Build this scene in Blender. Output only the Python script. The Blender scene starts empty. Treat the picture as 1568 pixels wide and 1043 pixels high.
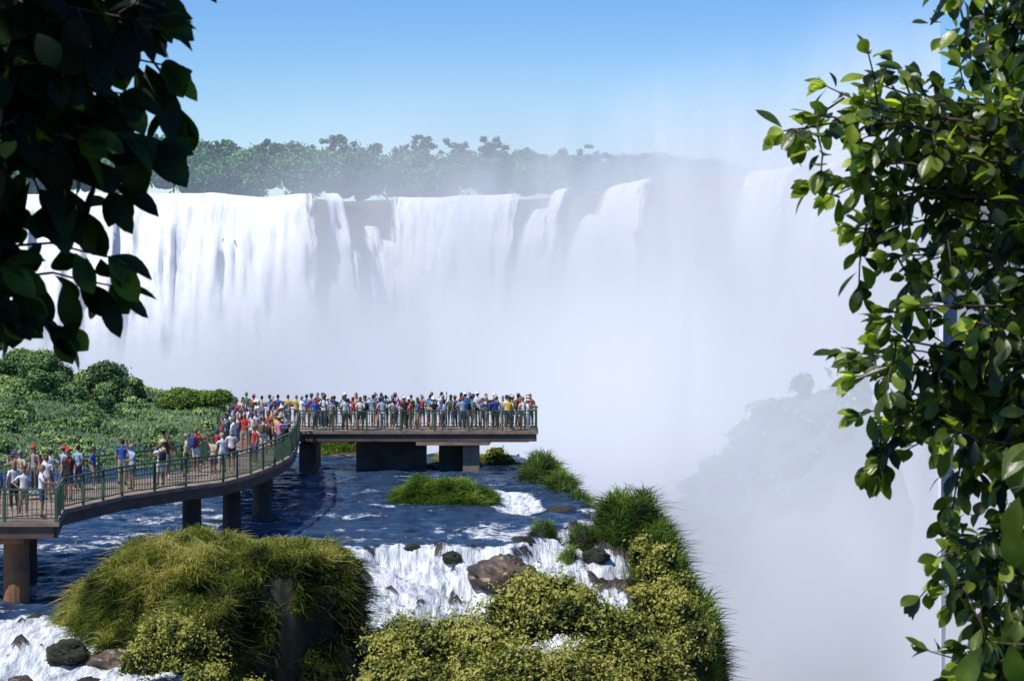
import bpy, math, random
import numpy as np
random.seed(7); rng=np.random.default_rng(7)
sc=bpy.context.scene
# ------------------------------------------------------------------ helpers
def _h(ix,iy,iz):
    n=(ix*374761393+iy*668265263+iz*1274126177)&0x7fffffff
    n=((n^(n>>13))*1103515245)&0x7fffffff
    n=((n^(n>>16))*12345679)&0x7fffffff
    return (n&0xffffff)/float(0xffffff)
def vnoise(p):
    p=np.asarray(p,float); i=np.floor(p).astype(np.int64); f=p-i; f=f*f*(3-2*f)
    r=0
    for dx in (0,1):
        for dy in (0,1):
            for dz in (0,1):
                w=(f[:,0] if dx else 1-f[:,0])*(f[:,1] if dy else 1-f[:,1])*(f[:,2] if dz else 1-f[:,2])
                r=r+w*_h(i[:,0]+dx,i[:,1]+dy,i[:,2]+dz)
    return r
def fbm(p,o=4):
    p=np.asarray(p,float); a=1; s=0; t=0
    for k in range(o):
        s=s+a*vnoise(p*(2**k)+17.3*k); t+=a; a*=.5
    return s/t
def sstep(a,b,x):
    t=np.clip((x-a)/(b-a),0,1); return t*t*(3-2*t)
def mesh_np(name,V,F,mats,attrs=None,midx=None,smooth=False,parent=None):
    V=np.asarray(V,np.float32); F=np.asarray(F,np.int32); n,k=F.shape
    me=bpy.data.meshes.new(name); me.vertices.add(len(V)); me.vertices.foreach_set('co',V.ravel())
    me.loops.add(n*k); me.loops.foreach_set('vertex_index',F.ravel())
    me.polygons.add(n); me.polygons.foreach_set('loop_start',np.arange(0,n*k,k,dtype=np.int32))
    if midx is not None: me.polygons.foreach_set('material_index',np.asarray(midx,np.int32))
    me.polygons.foreach_set('use_smooth',np.full(n,smooth))
    me.update(calc_edges=True)
    for m in (mats if isinstance(mats,(list,tuple)) else [mats]): me.materials.append(m)
    if attrs:
        for kx,v in attrs.items():
            a=me.attributes.new(kx,'FLOAT','POINT'); a.data.foreach_set('value',np.asarray(v,np.float32))
    ob=bpy.data.objects.new(name,me); sc.collection.objects.link(ob)
    if parent: ob.parent=parent
    return ob
def empty(name):
    e=bpy.data.objects.new(name,None); sc.collection.objects.link(e); return e
def grid_faces(nu,nv):
    i=np.arange(nu-1)[:,None]*nv+np.arange(nv-1)[None,:]
    i=i.ravel(); return np.stack([i,i+nv,i+nv+1,i+1],1)
def unit(v): return v/np.maximum(np.linalg.norm(v,axis=-1,keepdims=True),1e-9)
class Acc:
    def __init__(s): s.V=[];s.F=[];s.M=[];s.A=[];s.n=0
    def add(s,V,F,m=0,a=0.5):
        V=np.asarray(V,float);F=np.asarray(F)
        s.V.append(V);s.F.append(F+s.n);s.M.append(np.full(len(F),m));
        s.A.append(np.full(len(V),a) if np.isscalar(a) else a); s.n+=len(V)
    def beam(s,p,q,w,h,m=0,up=(0,0,1)):
        p=np.array(p,float);q=np.array(q,float);d=unit(q-p);u=np.array(up,float)
        if abs(d@u)>.95:u=np.array((0,1.,0))
        r=unit(np.cross(d,u));u=np.cross(r,d)
        V=[]
        for c in (p,q):
            for a,b in ((-1,-1),(1,-1),(1,1),(-1,1)): V.append(c+r*a*w/2+u*b*h/2)
        s.add(V,[[0,1,2,3],[7,6,5,4],[0,4,5,1],[1,5,6,2],[2,6,7,3],[3,7,4,0]],m)
    def tube(s,P,R,k=6,m=0,a=.5):
        P=np.asarray(P,float); n=len(P); T=unit(np.gradient(P,axis=0)); ref=np.array((0.13,0.2,1.)) if abs(T[0][2])<.8 else np.array((1.,.1,.1))
        A=unit(np.cross(T,ref)); B=np.cross(T,A); an=np.arange(k)*2*math.pi/k
        V=(P[:,None,:]+np.array(R)[:,None,None]*(np.cos(an)[None,:,None]*A[:,None,:]+np.sin(an)[None,:,None]*B[:,None,:])).reshape(-1,3)
        F=[]
        for i in range(n-1):
            for j in range(k): F.append([i*k+j,i*k+(j+1)%k,(i+1)*k+(j+1)%k,(i+1)*k+j])
        V=np.vstack([V,P[:1],P[-1:]])
        for j in range(0,k,2):
            F.append([n*k,(j+2)%k,(j+1)%k,j]); b=(n-1)*k; F.append([n*k+1,b+j,b+(j+1)%k,b+(j+2)%k])
        s.add(V,F,m,a)
    def obj(s,name,mats,smooth=False,parent=None):
        return mesh_np(name,np.vstack(s.V),np.vstack(s.F),mats,{'var':np.concatenate(s.A)},np.concatenate(s.M),smooth,parent)
def sph(c,r,nu=12,nv=8):
    th=np.linspace(0,2*math.pi,nu,endpoint=False);ph=np.linspace(0.02,math.pi-.02,nv)
    V=np.array([[math.sin(p)*math.cos(t),math.sin(p)*math.sin(t),math.cos(p)] for p in ph for t in th])
    F=[[i*nu+j,(i+1)*nu+j,(i+1)*nu+(j+1)%nu,i*nu+(j+1)%nu] for i in range(nv-1) for j in range(nu)]
    return V*np.array(r)+np.array(c),np.array(F),V
# ------------------------------------------------------------------ materials
def newmat(name):
    m=bpy.data.materials.new(name); m.use_nodes=True; nt=m.node_tree; nt.nodes.clear()
    out=nt.nodes.new('ShaderNodeOutputMaterial'); return m,nt,out
def N(nt,t,**kw):
    n=nt.nodes.new(t)
    for k,v in kw.items():
        if k in n.inputs: n.inputs[k].default_value=v
        else: setattr(n,k,v)
    return n
def L(nt,a,b): nt.links.new(a,b)
def ramp(nt,cols):
    r=nt.nodes.new('ShaderNodeValToRGB'); e=r.color_ramp.elements
    while len(e)<len(cols): e.new(.5)
    for i,(p,c) in enumerate(cols): e[i].position=p; e[i].color=(*c,1)
    return r
def mathn(nt,op,a,b=None,clamp=False):
    n=nt.nodes.new('ShaderNodeMath'); n.operation=op; n.use_clamp=clamp
    for i,x in enumerate((a,b)):
        if x is None: continue
        if isinstance(x,(int,float)): n.inputs[i].default_value=x
        else: L(nt,x,n.inputs[i])
    return n.outputs[0]
def mat_fol(name,cols,trans=.3,nscale=.6,rough=.6,tint=(1.6,1.7,.8),amt=.5,spec=.3):
    m,nt,out=newmat(name)
    at=N(nt,'ShaderNodeAttribute',attribute_name='var'); geo=N(nt,'ShaderNodeNewGeometry')
    no=N(nt,'ShaderNodeTexNoise',Scale=nscale,Detail=2.5); L(nt,geo.outputs['Position'],no.inputs['Vector'])
    v=mathn(nt,'MULTIPLY_ADD',no.outputs[0],amt*2); 
    nt.nodes[-1].inputs[2].default_value=-amt
    v=mathn(nt,'ADD',at.outputs['Fac'],v,True)
    r=ramp(nt,cols); L(nt,v,r.inputs[0])
    if trans==0:
        p=N(nt,'ShaderNodeBsdfDiffuse'); L(nt,r.outputs[0],p.inputs[0]); L(nt,p.outputs[0],out.inputs[0]); return m
    p=N(nt,'ShaderNodeBsdfPrincipled',Roughness=rough); p.inputs['Specular IOR Level'].default_value=spec; L(nt,r.outputs[0],p.inputs['Base Color'])
    t=N(nt,'ShaderNodeBsdfTranslucent'); mx=N(nt,'ShaderNodeMix',data_type='RGBA',blend_type='MULTIPLY'); mx.inputs[0].default_value=1
    L(nt,r.outputs[0],mx.inputs[6]); mx.inputs[7].default_value=(*tint,1); L(nt,mx.outputs[2],t.inputs['Color'])
    ms=N(nt,'ShaderNodeMixShader'); ms.inputs[0].default_value=trans; L(nt,p.outputs[0],ms.inputs[1]); L(nt,t.outputs[0],ms.inputs[2]); L(nt,ms.outputs[0],out.inputs[0])
    return m
def mat_solid(name,c1,c2=None,scale=3,rough=.7,bump=.2,metal=0,bscale=None):
    m,nt,out=newmat(name); c2=c2 or tuple(x*.6 for x in c1)
    geo=N(nt,'ShaderNodeNewGeometry'); no=N(nt,'ShaderNodeTexNoise',Scale=scale,Detail=4.0); L(nt,geo.outputs['Position'],no.inputs['Vector'])
    r=ramp(nt,[(.3,c2),(.7,c1)]); L(nt,no.outputs[0],r.inputs[0])
    p=N(nt,'ShaderNodeBsdfPrincipled',Roughness=rough,Metallic=metal); L(nt,r.outputs[0],p.inputs['Base Color'])
    if bump>0:
        b=N(nt,'ShaderNodeBump',Strength=bump); n2=N(nt,'ShaderNodeTexNoise',Scale=bscale or scale*3,Detail=4.0); L(nt,geo.outputs['Position'],n2.inputs['Vector']); L(nt,n2.outputs[0],b.inputs['Height']); L(nt,b.outputs[0],p.inputs['Normal'])
    L(nt,p.outputs[0],out.inputs[0]); return m
SPRAYN=(-.35,-.45,.82)
def spray_normal(nt,k):
    g=N(nt,'ShaderNodeNewGeometry'); s=N(nt,'ShaderNodeVectorMath',operation='SCALE'); L(nt,g.outputs['Normal'],s.inputs[0]); s.inputs[3].default_value=k
    a=N(nt,'ShaderNodeVectorMath',operation='ADD'); L(nt,s.outputs[0],a.inputs[0]); a.inputs[1].default_value=SPRAYN
    n=N(nt,'ShaderNodeVectorMath',operation='NORMALIZE'); L(nt,a.outputs[0],n.inputs[0]); return n.outputs[0]
def mat_mist(name,col,nscale=.02,k=1.6,stretch=.6):
    m,nt,out=newmat(name)
    at=N(nt,'ShaderNodeAttribute',attribute_name='dens'); geo=N(nt,'ShaderNodeNewGeometry')
    mp=N(nt,'ShaderNodeMapping'); mp.inputs['Scale'].default_value=(1,1,stretch); L(nt,geo.outputs['Position'],mp.inputs[0])
    no=N(nt,'ShaderNodeTexNoise',Scale=nscale,Detail=3.5,Roughness=.55); L(nt,mp.outputs[0],no.inputs['Vector'])
    d=at.outputs['Fac']; w=mathn(nt,'MULTIPLY',d,mathn(nt,'SUBTRACT',1.0,d)); w=mathn(nt,'MULTIPLY',w,4*k)
    v=mathn(nt,'MULTIPLY',w,mathn(nt,'SUBTRACT',no.outputs[0],.5)); al=mathn(nt,'ADD',d,v,True)
    r=ramp(nt,[(.35,tuple(c*.90 for c in col)),(.65,tuple(min(1,c*1.06) for c in col))]); L(nt,no.outputs[0],r.inputs[0])
    df=N(nt,'ShaderNodeBsdfDiffuse'); L(nt,r.outputs[0],df.inputs[0])
    nrm=N(nt,'ShaderNodeCombineXYZ'); 
    for i in range(3): nrm.inputs[i].default_value=SPRAYN[i]
    L(nt,nrm.outputs[0],df.inputs['Normal'])
    tr=N(nt,'ShaderNodeBsdfTransparent'); ms=N(nt,'ShaderNodeMixShader'); L(nt,al,ms.inputs[0]); L(nt,tr.outputs[0],ms.inputs[1]); L(nt,df.outputs[0],ms.inputs[2]); L(nt,ms.outputs[0],out.inputs[0])
    return m
M={}
M['grass']=mat_fol('grass_blades',[(0,(.02,.03,.007)),(.25,(.09,.12,.018)),(.5,(.25,.27,.04)),(.8,(.46,.40,.12)),(1,(.60,.50,.22))],.35,.7,.6,amt=.7)
M['grass_green']=mat_fol('grass_green',[(0,(.02,.04,.01)),(.4,(.09,.16,.02)),(.7,(.20,.30,.045)),(1,(.36,.42,.10))],.35,.8,.6,amt=.6)
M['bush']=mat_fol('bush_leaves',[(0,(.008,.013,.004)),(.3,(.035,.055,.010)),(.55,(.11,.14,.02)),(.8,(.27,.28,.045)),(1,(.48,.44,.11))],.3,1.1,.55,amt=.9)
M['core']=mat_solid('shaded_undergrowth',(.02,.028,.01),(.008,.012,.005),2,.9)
M['soil']=mat_solid('shade_dark_rock',(.035,.038,.016),(.008,.009,.006),2.2,.9,.9)  # colour darkened and greened to stand in for shade on the mound face
M['rock']=mat_solid('wet_basalt',(.15,.10,.065),(.03,.022,.018),1.2,.5,.7)
M['isl']=mat_fol('island_scrub',[(0,(.03,.06,.03)),(.3,(.09,.165,.06)),(.6,(.22,.33,.11)),(1,(.40,.48,.18))],0,.12,.8,amt=.8)
M['islc']=mat_solid('island_ground',(.12,.18,.07),(.035,.07,.03),.3,.9,0)
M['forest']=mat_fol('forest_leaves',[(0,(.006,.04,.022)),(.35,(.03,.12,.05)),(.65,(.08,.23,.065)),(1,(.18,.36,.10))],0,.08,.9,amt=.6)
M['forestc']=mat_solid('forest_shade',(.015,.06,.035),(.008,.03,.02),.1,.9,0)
M['cliff']=mat_solid('canyon_cliff',(.19,.18,.16),(.07,.085,.075),.12,.9,.8)
M['talus']=mat_solid('talus_scrub',(.08,.17,.10),(.04,.08,.06),.08,.9,.6)
# ------------------------------------------------------------------ camera / light / sky
cam=bpy.data.cameras.new('camera'); co=bpy.data.objects.new('camera',cam); sc.collection.objects.link(co); sc.camera=co
co.location=(0,0,10.8); co.rotation_euler=(math.radians(90),0,0); cam.lens=67.2; cam.sensor_width=36; cam.shift_y=-.0584; cam.clip_end=20000; cam.clip_start=.1
cam.dof.use_dof=True; cam.dof.focus_distance=95; cam.dof.aperture_fstop=16
w=bpy.data.worlds.new('World'); sc.world=w; w.use_nodes=True; nt=w.node_tree; bg=nt.nodes['Background']
sky=nt.nodes.new('ShaderNodeTexSky'); sky.sky_type='NISHITA'; sky.sun_disc=False; sky.sun_elevation=math.radians(57); sky.sun_rotation=math.radians(-125); sky.air_density=1.0; sky.dust_density=.1; sky.ozone_density=3.2; sky.altitude=200
hs=nt.nodes.new('ShaderNodeHueSaturation'); hs.inputs['Saturation'].default_value=1.4; hs.inputs['Hue'].default_value=.514; nt.links.new(sky.outputs[0],hs.inputs['Color']); nt.links.new(hs.outputs[0],bg.inputs[0]); bg.inputs[1].default_value=.145
sl=bpy.data.lights.new('sun','SUN'); sl.energy=4.9; sl.angle=math.radians(.5); sl.color=(1,.95,.87); so=bpy.data.objects.new('sun',sl); sc.collection.objects.link(so)
from mathutils import Vector
so.rotation_euler=Vector((-.45,-.30,.84)).to_track_quat('Z','Y').to_euler()
sc.view_settings.view_transform='Standard'; sc.view_settings.look='None'; sc.view_settings.exposure=0
# ------------------------------------------------------------------ far rim, cliff, falls
RIM=np.array([(-900,360),(-400,335),(-179,331),(-122,331),(-33,331),(-27,338),(-19,340),(2,335),(12.3,310),(18.5,283),(26.5,262),(34,239),(41,212),(46.5,190),(51.7,165),(54,130),(60,80),(75,20),(90,-60)],float)
seg=np.linalg.norm(np.diff(RIM,axis=0),axis=1); RS=np.concatenate([[0],np.cumsum(seg)])
def rim_at(s):
    x=np.interp(s,RS,RIM[:,0]); y=np.interp(s,RS,RIM[:,1])
    x2=np.interp(s+4,RS,RIM[:,0])-np.interp(s-4,RS,RIM[:,0]); y2=np.interp(s+4,RS,RIM[:,1])-np.interp(s-4,RS,RIM[:,1])
    l=np.hypot(x2,y2)+1e-6; return x,y,y2/l,-x2/l     # inward normal (towards canyon)
def s_at_x(x): return np.interp(x,RIM[:,0],RS)
ZR=25.5; ZF=-30.0
ss=np.arange(0,RS[-1],3.0); prof=[(-3500,ZR+12),(-900,ZR+6),(-200,ZR),(-30,ZR-.5),(-3,ZR-.4),(0,ZR-.9)]+[(1.0+i*.35,ZR-2-i*3.0) for i in range(18)]+[(14,ZF-4)]
V=[]; x,y,nx,ny=rim_at(ss)
for (o,z) in prof:
    nn=fbm(np.stack([ss*.12,np.full_like(ss,z*.2),np.full_like(ss,3.3)],1),4)-.5
    oo=o+ (nn*5 if o>0 else 0)
    if o<-100: V.append(np.stack([x*(1+ -o/900.),y*(1-o/400.),np.full_like(x,z)],1)); continue
    V.append(np.stack([x+nx*oo,y+ny*oo,np.full_like(x,z)+ (nn*1.0 if o>=-3 else 0)],1))
V=np.stack(V,1).reshape(-1,3); mesh_np('terrain',V,grid_faces(len(ss),len(prof)),[M['cliff']],smooth=True)
V=np.array([(-900,100,ZF),(300,100,ZF),(300,420,ZF),(-900,420,ZF),(-900,-200,ZF),(300,-200,ZF)],float)
mf=mat_solid('churning_water',(.75,.78,.82),(.45,.52,.56),.08,.6,.6)
mesh_np('canyon_river',V,[[0,1,2,3],[4,5,1,0]],[mf])
def mat_falls(name):
    m,nt,out=newmat(name); au=N(nt,'ShaderNodeAttribute',attribute_name='u'); av=N(nt,'ShaderNodeAttribute',attribute_name='v'); ae=N(nt,'ShaderNodeAttribute',attribute_name='e')
    c=N(nt,'ShaderNodeCombineXYZ'); L(nt,au.outputs['Fac'],c.inputs[0]); L(nt,mathn(nt,'MULTIPLY',av.outputs['Fac'],.20),c.inputs[1])
    n1=N(nt,'ShaderNodeTexNoise',Scale=.9,Detail=6.0,Roughness=.75); L(nt,c.outputs[0],n1.inputs[0])
    n2=N(nt,'ShaderNodeTexNoise',Scale=.14,Detail=3.0); L(nt,c.outputs[0],n2.inputs[0])
    v=mathn(nt,'ADD',mathn(nt,'MULTIPLY',n1.outputs[0],.75),mathn(nt,'MULTIPLY',n2.outputs[0],.4))
    r=ramp(nt,[(.38,(.36,.42,.47)),(.48,(.58,.63,.66)),(.57,(.76,.78,.78)),(.70,(.88,.87,.83))]); L(nt,v,r.inputs[0])
    df=N(nt,'ShaderNodeBsdfDiffuse'); L(nt,r.outputs[0],df.inputs[0]); L(nt,spray_normal(nt,.45),df.inputs['Normal'])
    al=mathn(nt,'ADD',ae.outputs['Fac'],mathn(nt,'MULTIPLY',mathn(nt,'SUBTRACT',n1.outputs[0],.5),3.0)); al=mathn(nt,'MULTIPLY',al,1.6,True)
    tr=N(nt,'ShaderNodeBsdfTransparent'); ms=N(nt,'ShaderNodeMixShader'); L(nt,al,ms.inputs[0]); L(nt,tr.outputs[0],ms.inputs[1]); L(nt,df.outputs[0],ms.inputs[2]); L(nt,ms.outputs[0],out.inputs[0])
    return m
MF=mat_falls('falling_water')
def curtain(x0,x1,ztop=ZR,fan=.04,edge=2.0,out0=.6,vol=1.0,holes=0):
    s0,s1=s_at_x(x0),s_at_x(x1); nu=max(8,int((s1-s0)/.5)); nv=44
    u=np.linspace(0,1,nu); tz=np.linspace(0,1,nv)**1.15
    U,T=np.meshgrid(u,tz,indexing='ij'); drop=T*(ztop-ZF)
    sm=(s0+s1)/2; S=sm+(U-.5)*(s1-s0)+(U-.5)*2*fan*drop
    x,y,nx,ny=rim_at(S.ravel()); D=drop.ravel()
    p=np.stack([S.ravel()*.22,D*.012,np.full(D.shape,5.)],1); p2=np.stack([S.ravel()*.9,D*.08,np.full(D.shape,9.)],1); p3=np.stack([S.ravel()*.25,D*.14,np.full(D.shape,13.)],1)
    rid=(fbm(p,3)-.5)*3*np.minimum(1,D/8)+(fbm(p2,4)-.5)*2.2*np.minimum(1,D/4+.1)+(fbm(p3,3)-.5)*2.0*np.minimum(1,D/6)
    o=out0+1.1*np.sqrt(D)*.9+rid*vol
    lipn=(fbm(np.stack([S.ravel()*.12,D*0,D*0],1),3)-.5)*1.4
    V=np.stack([x+nx*o,y+ny*o,ztop+.2-D+lipn],1)
    e=np.minimum(S-S[0:1,:],S[-1:,:]-S)/edge; e=np.clip(e,0,1).ravel()-.12
    e=np.where(e>.85,1.9,e)
    return V,grid_faces(nu,nv),S.ravel(),D,e
A=[];F=[];U=[];VV=[];E=[];n=0
for a in [(-420,-34.2,ZR,.0,2.0,1),(-32.9,-30.4,ZR,.03,1.2,0),(-32.4,-28.2,ZR-8,.05,2.2,0),(-27.0,-23.8,ZR-5,.05,1.8,0),(-22.4,2.4,ZR+.2,.06,3.5,1),(-27.5,-12,ZR-7,.06,7,0),(7.6,10.2,ZR+.5,.05,1.6,0),(4.5,8,ZR-2,.05,2.5,0),(15.6,21.2,ZR-.2,.06,3.4,0),(12.5,15.5,ZR-4,.06,3,0),(31.2,35.5,ZR-.8,.03,3.,0),(37.6,39,ZR-1,.03,2,0),(42.5,44.2,ZR-1,.03,2.5,0)]:
    v,f,u,d,e=curtain(a[0],a[1],a[2],a[3],a[4],holes=a[5]); A.append(v);F.append(f+n);U.append(u);VV.append(d);E.append(e);n+=len(v)
mesh_np('waterfall',np.vstack(A),np.vstack(F),[MF],{'u':np.concatenate(U),'v':np.concatenate(VV),'e':np.concatenate(E)},smooth=True)
# ------------------------------------------------------------------ leafy masses
def foliage(name,lobes,n,size,mats,up=.25,seed=1,jit=(.22,.05),parent=None,corek=.82,nsc=1.2,zmin=-.45,spr=.0):
    r=np.random.default_rng(seed); lb=np.array(lobes,float); area=(lb[:,3]*lb[:,4]+lb[:,3]*lb[:,5]+lb[:,4]*lb[:,5])
    idx=r.choice(len(lb),n,p=area/area.sum()); d=unit(r.normal(size=(n,3))); d[:,2]=np.where(d[:,2]<zmin,-d[:,2],d[:,2])
    c=lb[idx,:3]; R=lb[idx,3:]; ml=np.mean(lb[:,3])
    q=d*R*1.0+c; k=1+.55*(fbm(q*nsc/ml*1.4,3)-.5)+r.uniform(-jit[0],jit[1],n)
    if spr>0: k=k+spr*np.clip((fbm(q*5.5/ml+5,2)-.52)*4,0,1)*r.random(n)
    P=c+d*R*k[:,None]
    keep=np.ones(n,bool)
    for j in range(len(lb)):
        q=((P-lb[j,:3])/lb[j,3:]); keep&=~(((q**2).sum(1)<.55)&(idx!=j))
    P=P[keep];d=d[keep];k=k[keep]; tone=r.normal(size=len(lb))[idx][keep]*.12; m=len(P)
    nn=unit(d+r.normal(size=(m,3))*.6+np.array((0,0,up))); t=unit(np.cross(nn,r.normal(size=(m,3)))); b=np.cross(nn,t)
    sz=(size*r.uniform(.6,1.3,m))[:,None]
    V=np.stack([P-t*sz,P+b*sz*.5-nn*sz*.12,P+t*sz,P-b*sz*.5-nn*sz*.12],1).reshape(-1,3)
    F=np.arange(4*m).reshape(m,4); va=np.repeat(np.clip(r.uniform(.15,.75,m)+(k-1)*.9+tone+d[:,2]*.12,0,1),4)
    Vs=[V];Fs=[F];A=[va];Ms=[np.zeros(m)];o=len(V)
    for j in range(len(lb)):
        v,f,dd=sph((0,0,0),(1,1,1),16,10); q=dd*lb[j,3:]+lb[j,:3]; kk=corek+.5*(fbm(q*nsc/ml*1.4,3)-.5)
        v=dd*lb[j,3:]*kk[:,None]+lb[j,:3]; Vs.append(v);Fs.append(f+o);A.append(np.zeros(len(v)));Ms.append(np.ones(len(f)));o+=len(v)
    return mesh_np(name,np.vstack(Vs),np.vstack(Fs),mats,{'var':np.concatenate(A)},np.concatenate(Ms),False,parent)
# talus slope below right-hand wall, scrub on it
def talz(X,Y):
    o_=np.argsort(RIM[8:16,1]); rx=np.interp(Y,RIM[8:16,1][o_],RIM[8:16,0][o_]); dd=rx-X
    z=11-dd*1.15+(fbm(np.stack([X*.22,Y*.10,0*X],1),5)-.5)*5; z=z-np.clip(Y-212,0,40)*.55-np.clip(190-Y,0,30)*.7
    return np.clip(z,ZF-3,13)
nx_,ny_=90,60; X,Y=np.meshgrid(np.linspace(2,58,nx_),np.linspace(178,250,ny_),indexing='ij')
mesh_np('talus_slope',np.stack([X.ravel(),Y.ravel(),talz(X.ravel(),Y.ravel())],1),grid_faces(nx_,ny_),[M['talus']],smooth=True)
r=np.random.default_rng(61); xs=r.uniform(14,46,130); ys=r.uniform(188,220,130); zs=talz(xs,ys); foliage('talus_shrubs',[(a_,b_,c_-.1,q_*1.5,q_*1.3,q_*.7) for a_,b_,c_,q_ in zip(xs,ys,zs,r.uniform(.8,1.9,130)) if c_>-22 and c_<7],16000,.4,[M['forest'],M['forestc']],seed=62,spr=.3)
# far forest
r=np.random.default_rng(3); lob=[]
for i in range(680):
    X=r.uniform(-175,50); row=r.uniform(0,1)**.8; Y=358+row*62
    base=np.interp(X,[-120,-80,0,20,50],[14.0,13.0,11.5,10.5,9.0]); top=ZR+1.5+base*(.28+.72*row)+r.normal()*.9
    rr=r.uniform(1.8,3.9); lob.append((X,Y,top-rr*.7,rr,rr,rr*r.uniform(.6,1.0)))
for X,Y,t,rr in [(-95,412,41.6,3),(-86,410,41.6,2.6),(-74,410,41.4,3),(-69,412,41.8,2.6),(-60,410,41.2,3),(-52,412,41.4,3),(-45,410,40.4,2.5),(-36,410,42.0,3.4),(-30,412,40.8,3),(-19,408,41.9,3.2),(-12,408,40.5,3),(-5,406,41.4,3),(3,406,39.0,2.6),(10,402,38.6,3),(17,402,38.4,3),(25,398,37.4,3),(-64,408,40.2,2.5),(-24,409,40.2,2.6)]:
    lob.append((X,Y,t-4.5,1.3,1.3,3.0)); rr*=.85
    for k in range(11): lob.append((X+r.normal()*1.5,Y+r.normal()*1.3,t-1.9+r.normal()*.9,rr*r.uniform(.25,.42),rr*.35,rr*r.uniform(.18,.34)))
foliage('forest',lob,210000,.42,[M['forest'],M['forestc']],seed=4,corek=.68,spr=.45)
# ------------------------------------------------------------------ mist banks
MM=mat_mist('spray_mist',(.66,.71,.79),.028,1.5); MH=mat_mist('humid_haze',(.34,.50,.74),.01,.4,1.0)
def mist_grid(name,P,mat,dens):
    nu,nv=P.shape[:2]; V=P.reshape(-1,3); mesh_np(name,V,grid_faces(nu,nv),[mat],{'dens':np.clip(dens(V),0,1)},smooth=True)
def along_rim(x0,x1,off,z0,z1,nu=160,nv=70,wob=2):
    s=np.linspace(s_at_x(x0),s_at_x(x1),nu); x,y,nx,ny=rim_at(s); 
    kk=np.ones(15)/15; pad=lambda a:np.convolve(np.pad(a,7,mode='edge'),kk,'valid'); x=pad(x);y=pad(y);nx,ny=pad(nx),pad(ny)
    z=np.linspace(z0,z1,nv); S,Z=np.meshgrid(s,z,indexing='ij'); wn=(fbm(np.stack([S.ravel()*.02,Z.ravel()*.02,0*Z.ravel()],1),2)-.5).reshape(S.shape)*2*wob
    return np.stack([x[:,None]+nx[:,None]*(off+wn),y[:,None]+ny[:,None]*(off+wn),Z],2)
def flat(y0,x0,x1,z0,z1,nu=90,nv=60,wob=3):
    x=np.linspace(x0,x1,nu);z=np.linspace(z0,z1,nv);X,Z=np.meshgrid(x,z,indexing='ij')
    wn=(fbm(np.stack([X.ravel()*.03,Z.ravel()*.03,0*Z.ravel()+y0],1),2)-.5).reshape(X.shape)*2*wob
    return np.stack([X,y0+wn,Z],2)
def dA(V):
    X,Z=V[:,0],V[:,2]; zm=np.interp(X,[-200,-110,-60,-33,-15,0,15,40],[1,2,3,6,6,11,15,20]); wd=np.interp(X,[-60,-33,0,20],[9,12,14,16])
    b=1-sstep(0,1,(Z-(zm-wd))/(2*wd))
    veil=np.interp(X,[-80,-45,-30,-20,5,15,40],[.0,.05,.24,.16,.42,.68,.86])*(1-sstep(20,41,Z))
    return (1-(1-b)*(1-veil))
mist_grid('mist_bank',along_rim(-260,51,11,ZF-3,75),MM,dA)
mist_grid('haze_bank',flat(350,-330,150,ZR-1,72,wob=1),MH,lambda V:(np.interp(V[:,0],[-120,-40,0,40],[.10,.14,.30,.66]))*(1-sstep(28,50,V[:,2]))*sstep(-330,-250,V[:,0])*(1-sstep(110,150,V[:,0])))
mist_grid('mist_bank',flat(238,-120,34,ZF-3,60),MM,lambda V:np.interp(V[:,0],[-120,-60,-10,10,26],[0,.2,.4,.38,0])*(1-sstep(-14,26,V[:,2])))
mist_grid('mist_bank',flat(172,-60,52,ZF-3,45),MM,lambda V:sstep(-60,-15,V[:,0])*(1-sstep(45,52,V[:,0]))*(.86*(1-sstep(-4,34,V[:,2]))))
mist_grid('mist_bank',flat(138,-6,54,ZF-3,30),MM,lambda V:sstep(-6,6,V[:,0])*(1-sstep(45,54,V[:,0]))*(.62*(1-sstep(-22,8,V[:,2]))))
# ------------------------------------------------------------------ near river shelf, cascades
POLY=np.array([(-90,61),(-12,61),(-6.2,63),(-6.1,76.6),(-3.5,76.9),(-.6,76.3),(1.5,79.0),(3.4,84.0),(3.4,92),(2.4,98),(.4,112),(-13,113),(-20,118),(-90,118)],float)
def sdist(x,y):
    d=np.full(x.shape,1e9); ins=np.zeros(x.shape,bool); n=len(POLY)
    for i in range(n):
        a=POLY[i];b=POLY[(i+1)%n];ab=b-a;t=np.clip(((x-a[0])*ab[0]+(y-a[1])*ab[1])/(ab@ab),0,1)
        d=np.minimum(d,np.hypot(x-a[0]-t*ab[0],y-a[1]-t*ab[1]))
        c=((a[1]>y)!=(b[1]>y)); xi=a[0]+(y-a[1])*ab[0]/(ab[1] if ab[1]!=0 else 1e-9); ins^=(c&(x<xi))
    return np.where(ins,-d,d)
def wlevel(y): return np.clip((y-65)/35,0,1)*.6
gx=np.arange(-75,12,.18); gy=np.arange(49,125,.18); X,Y=np.meshgrid(gx,gy,indexing='ij'); x=X.ravel();y=Y.ravel()
wob=(fbm(np.stack([x*.7,y*.7,0*x],1),3)-.5)*2.4
d=sdist(x,y)+np.where(y<90,wob,0)
de=np.maximum(d,0)*(1+np.maximum(0,x-4.8)*1.1)*np.where((y>88)&(x>0),5,1)*np.where(y>112,5,1)
drA=np.interp(de,[0,.3,.8,1.9,2.6,3.3,4.6,5.4,7,9,12,16,25,60],[0,-.12,-.65,-.85,-1.0,-1.6,-1.85,-2.6,-3.2,-5,-8,-11,-20,-34])
drB=np.interp(de,[0,.5,1.5,3,4,6,7,10,14,60],[0,-.12,-.25,-.4,-.7,-.95,-1.3,-1.9,-3.5,-30])
dr=np.where(x<-9,drB,drA)
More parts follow.
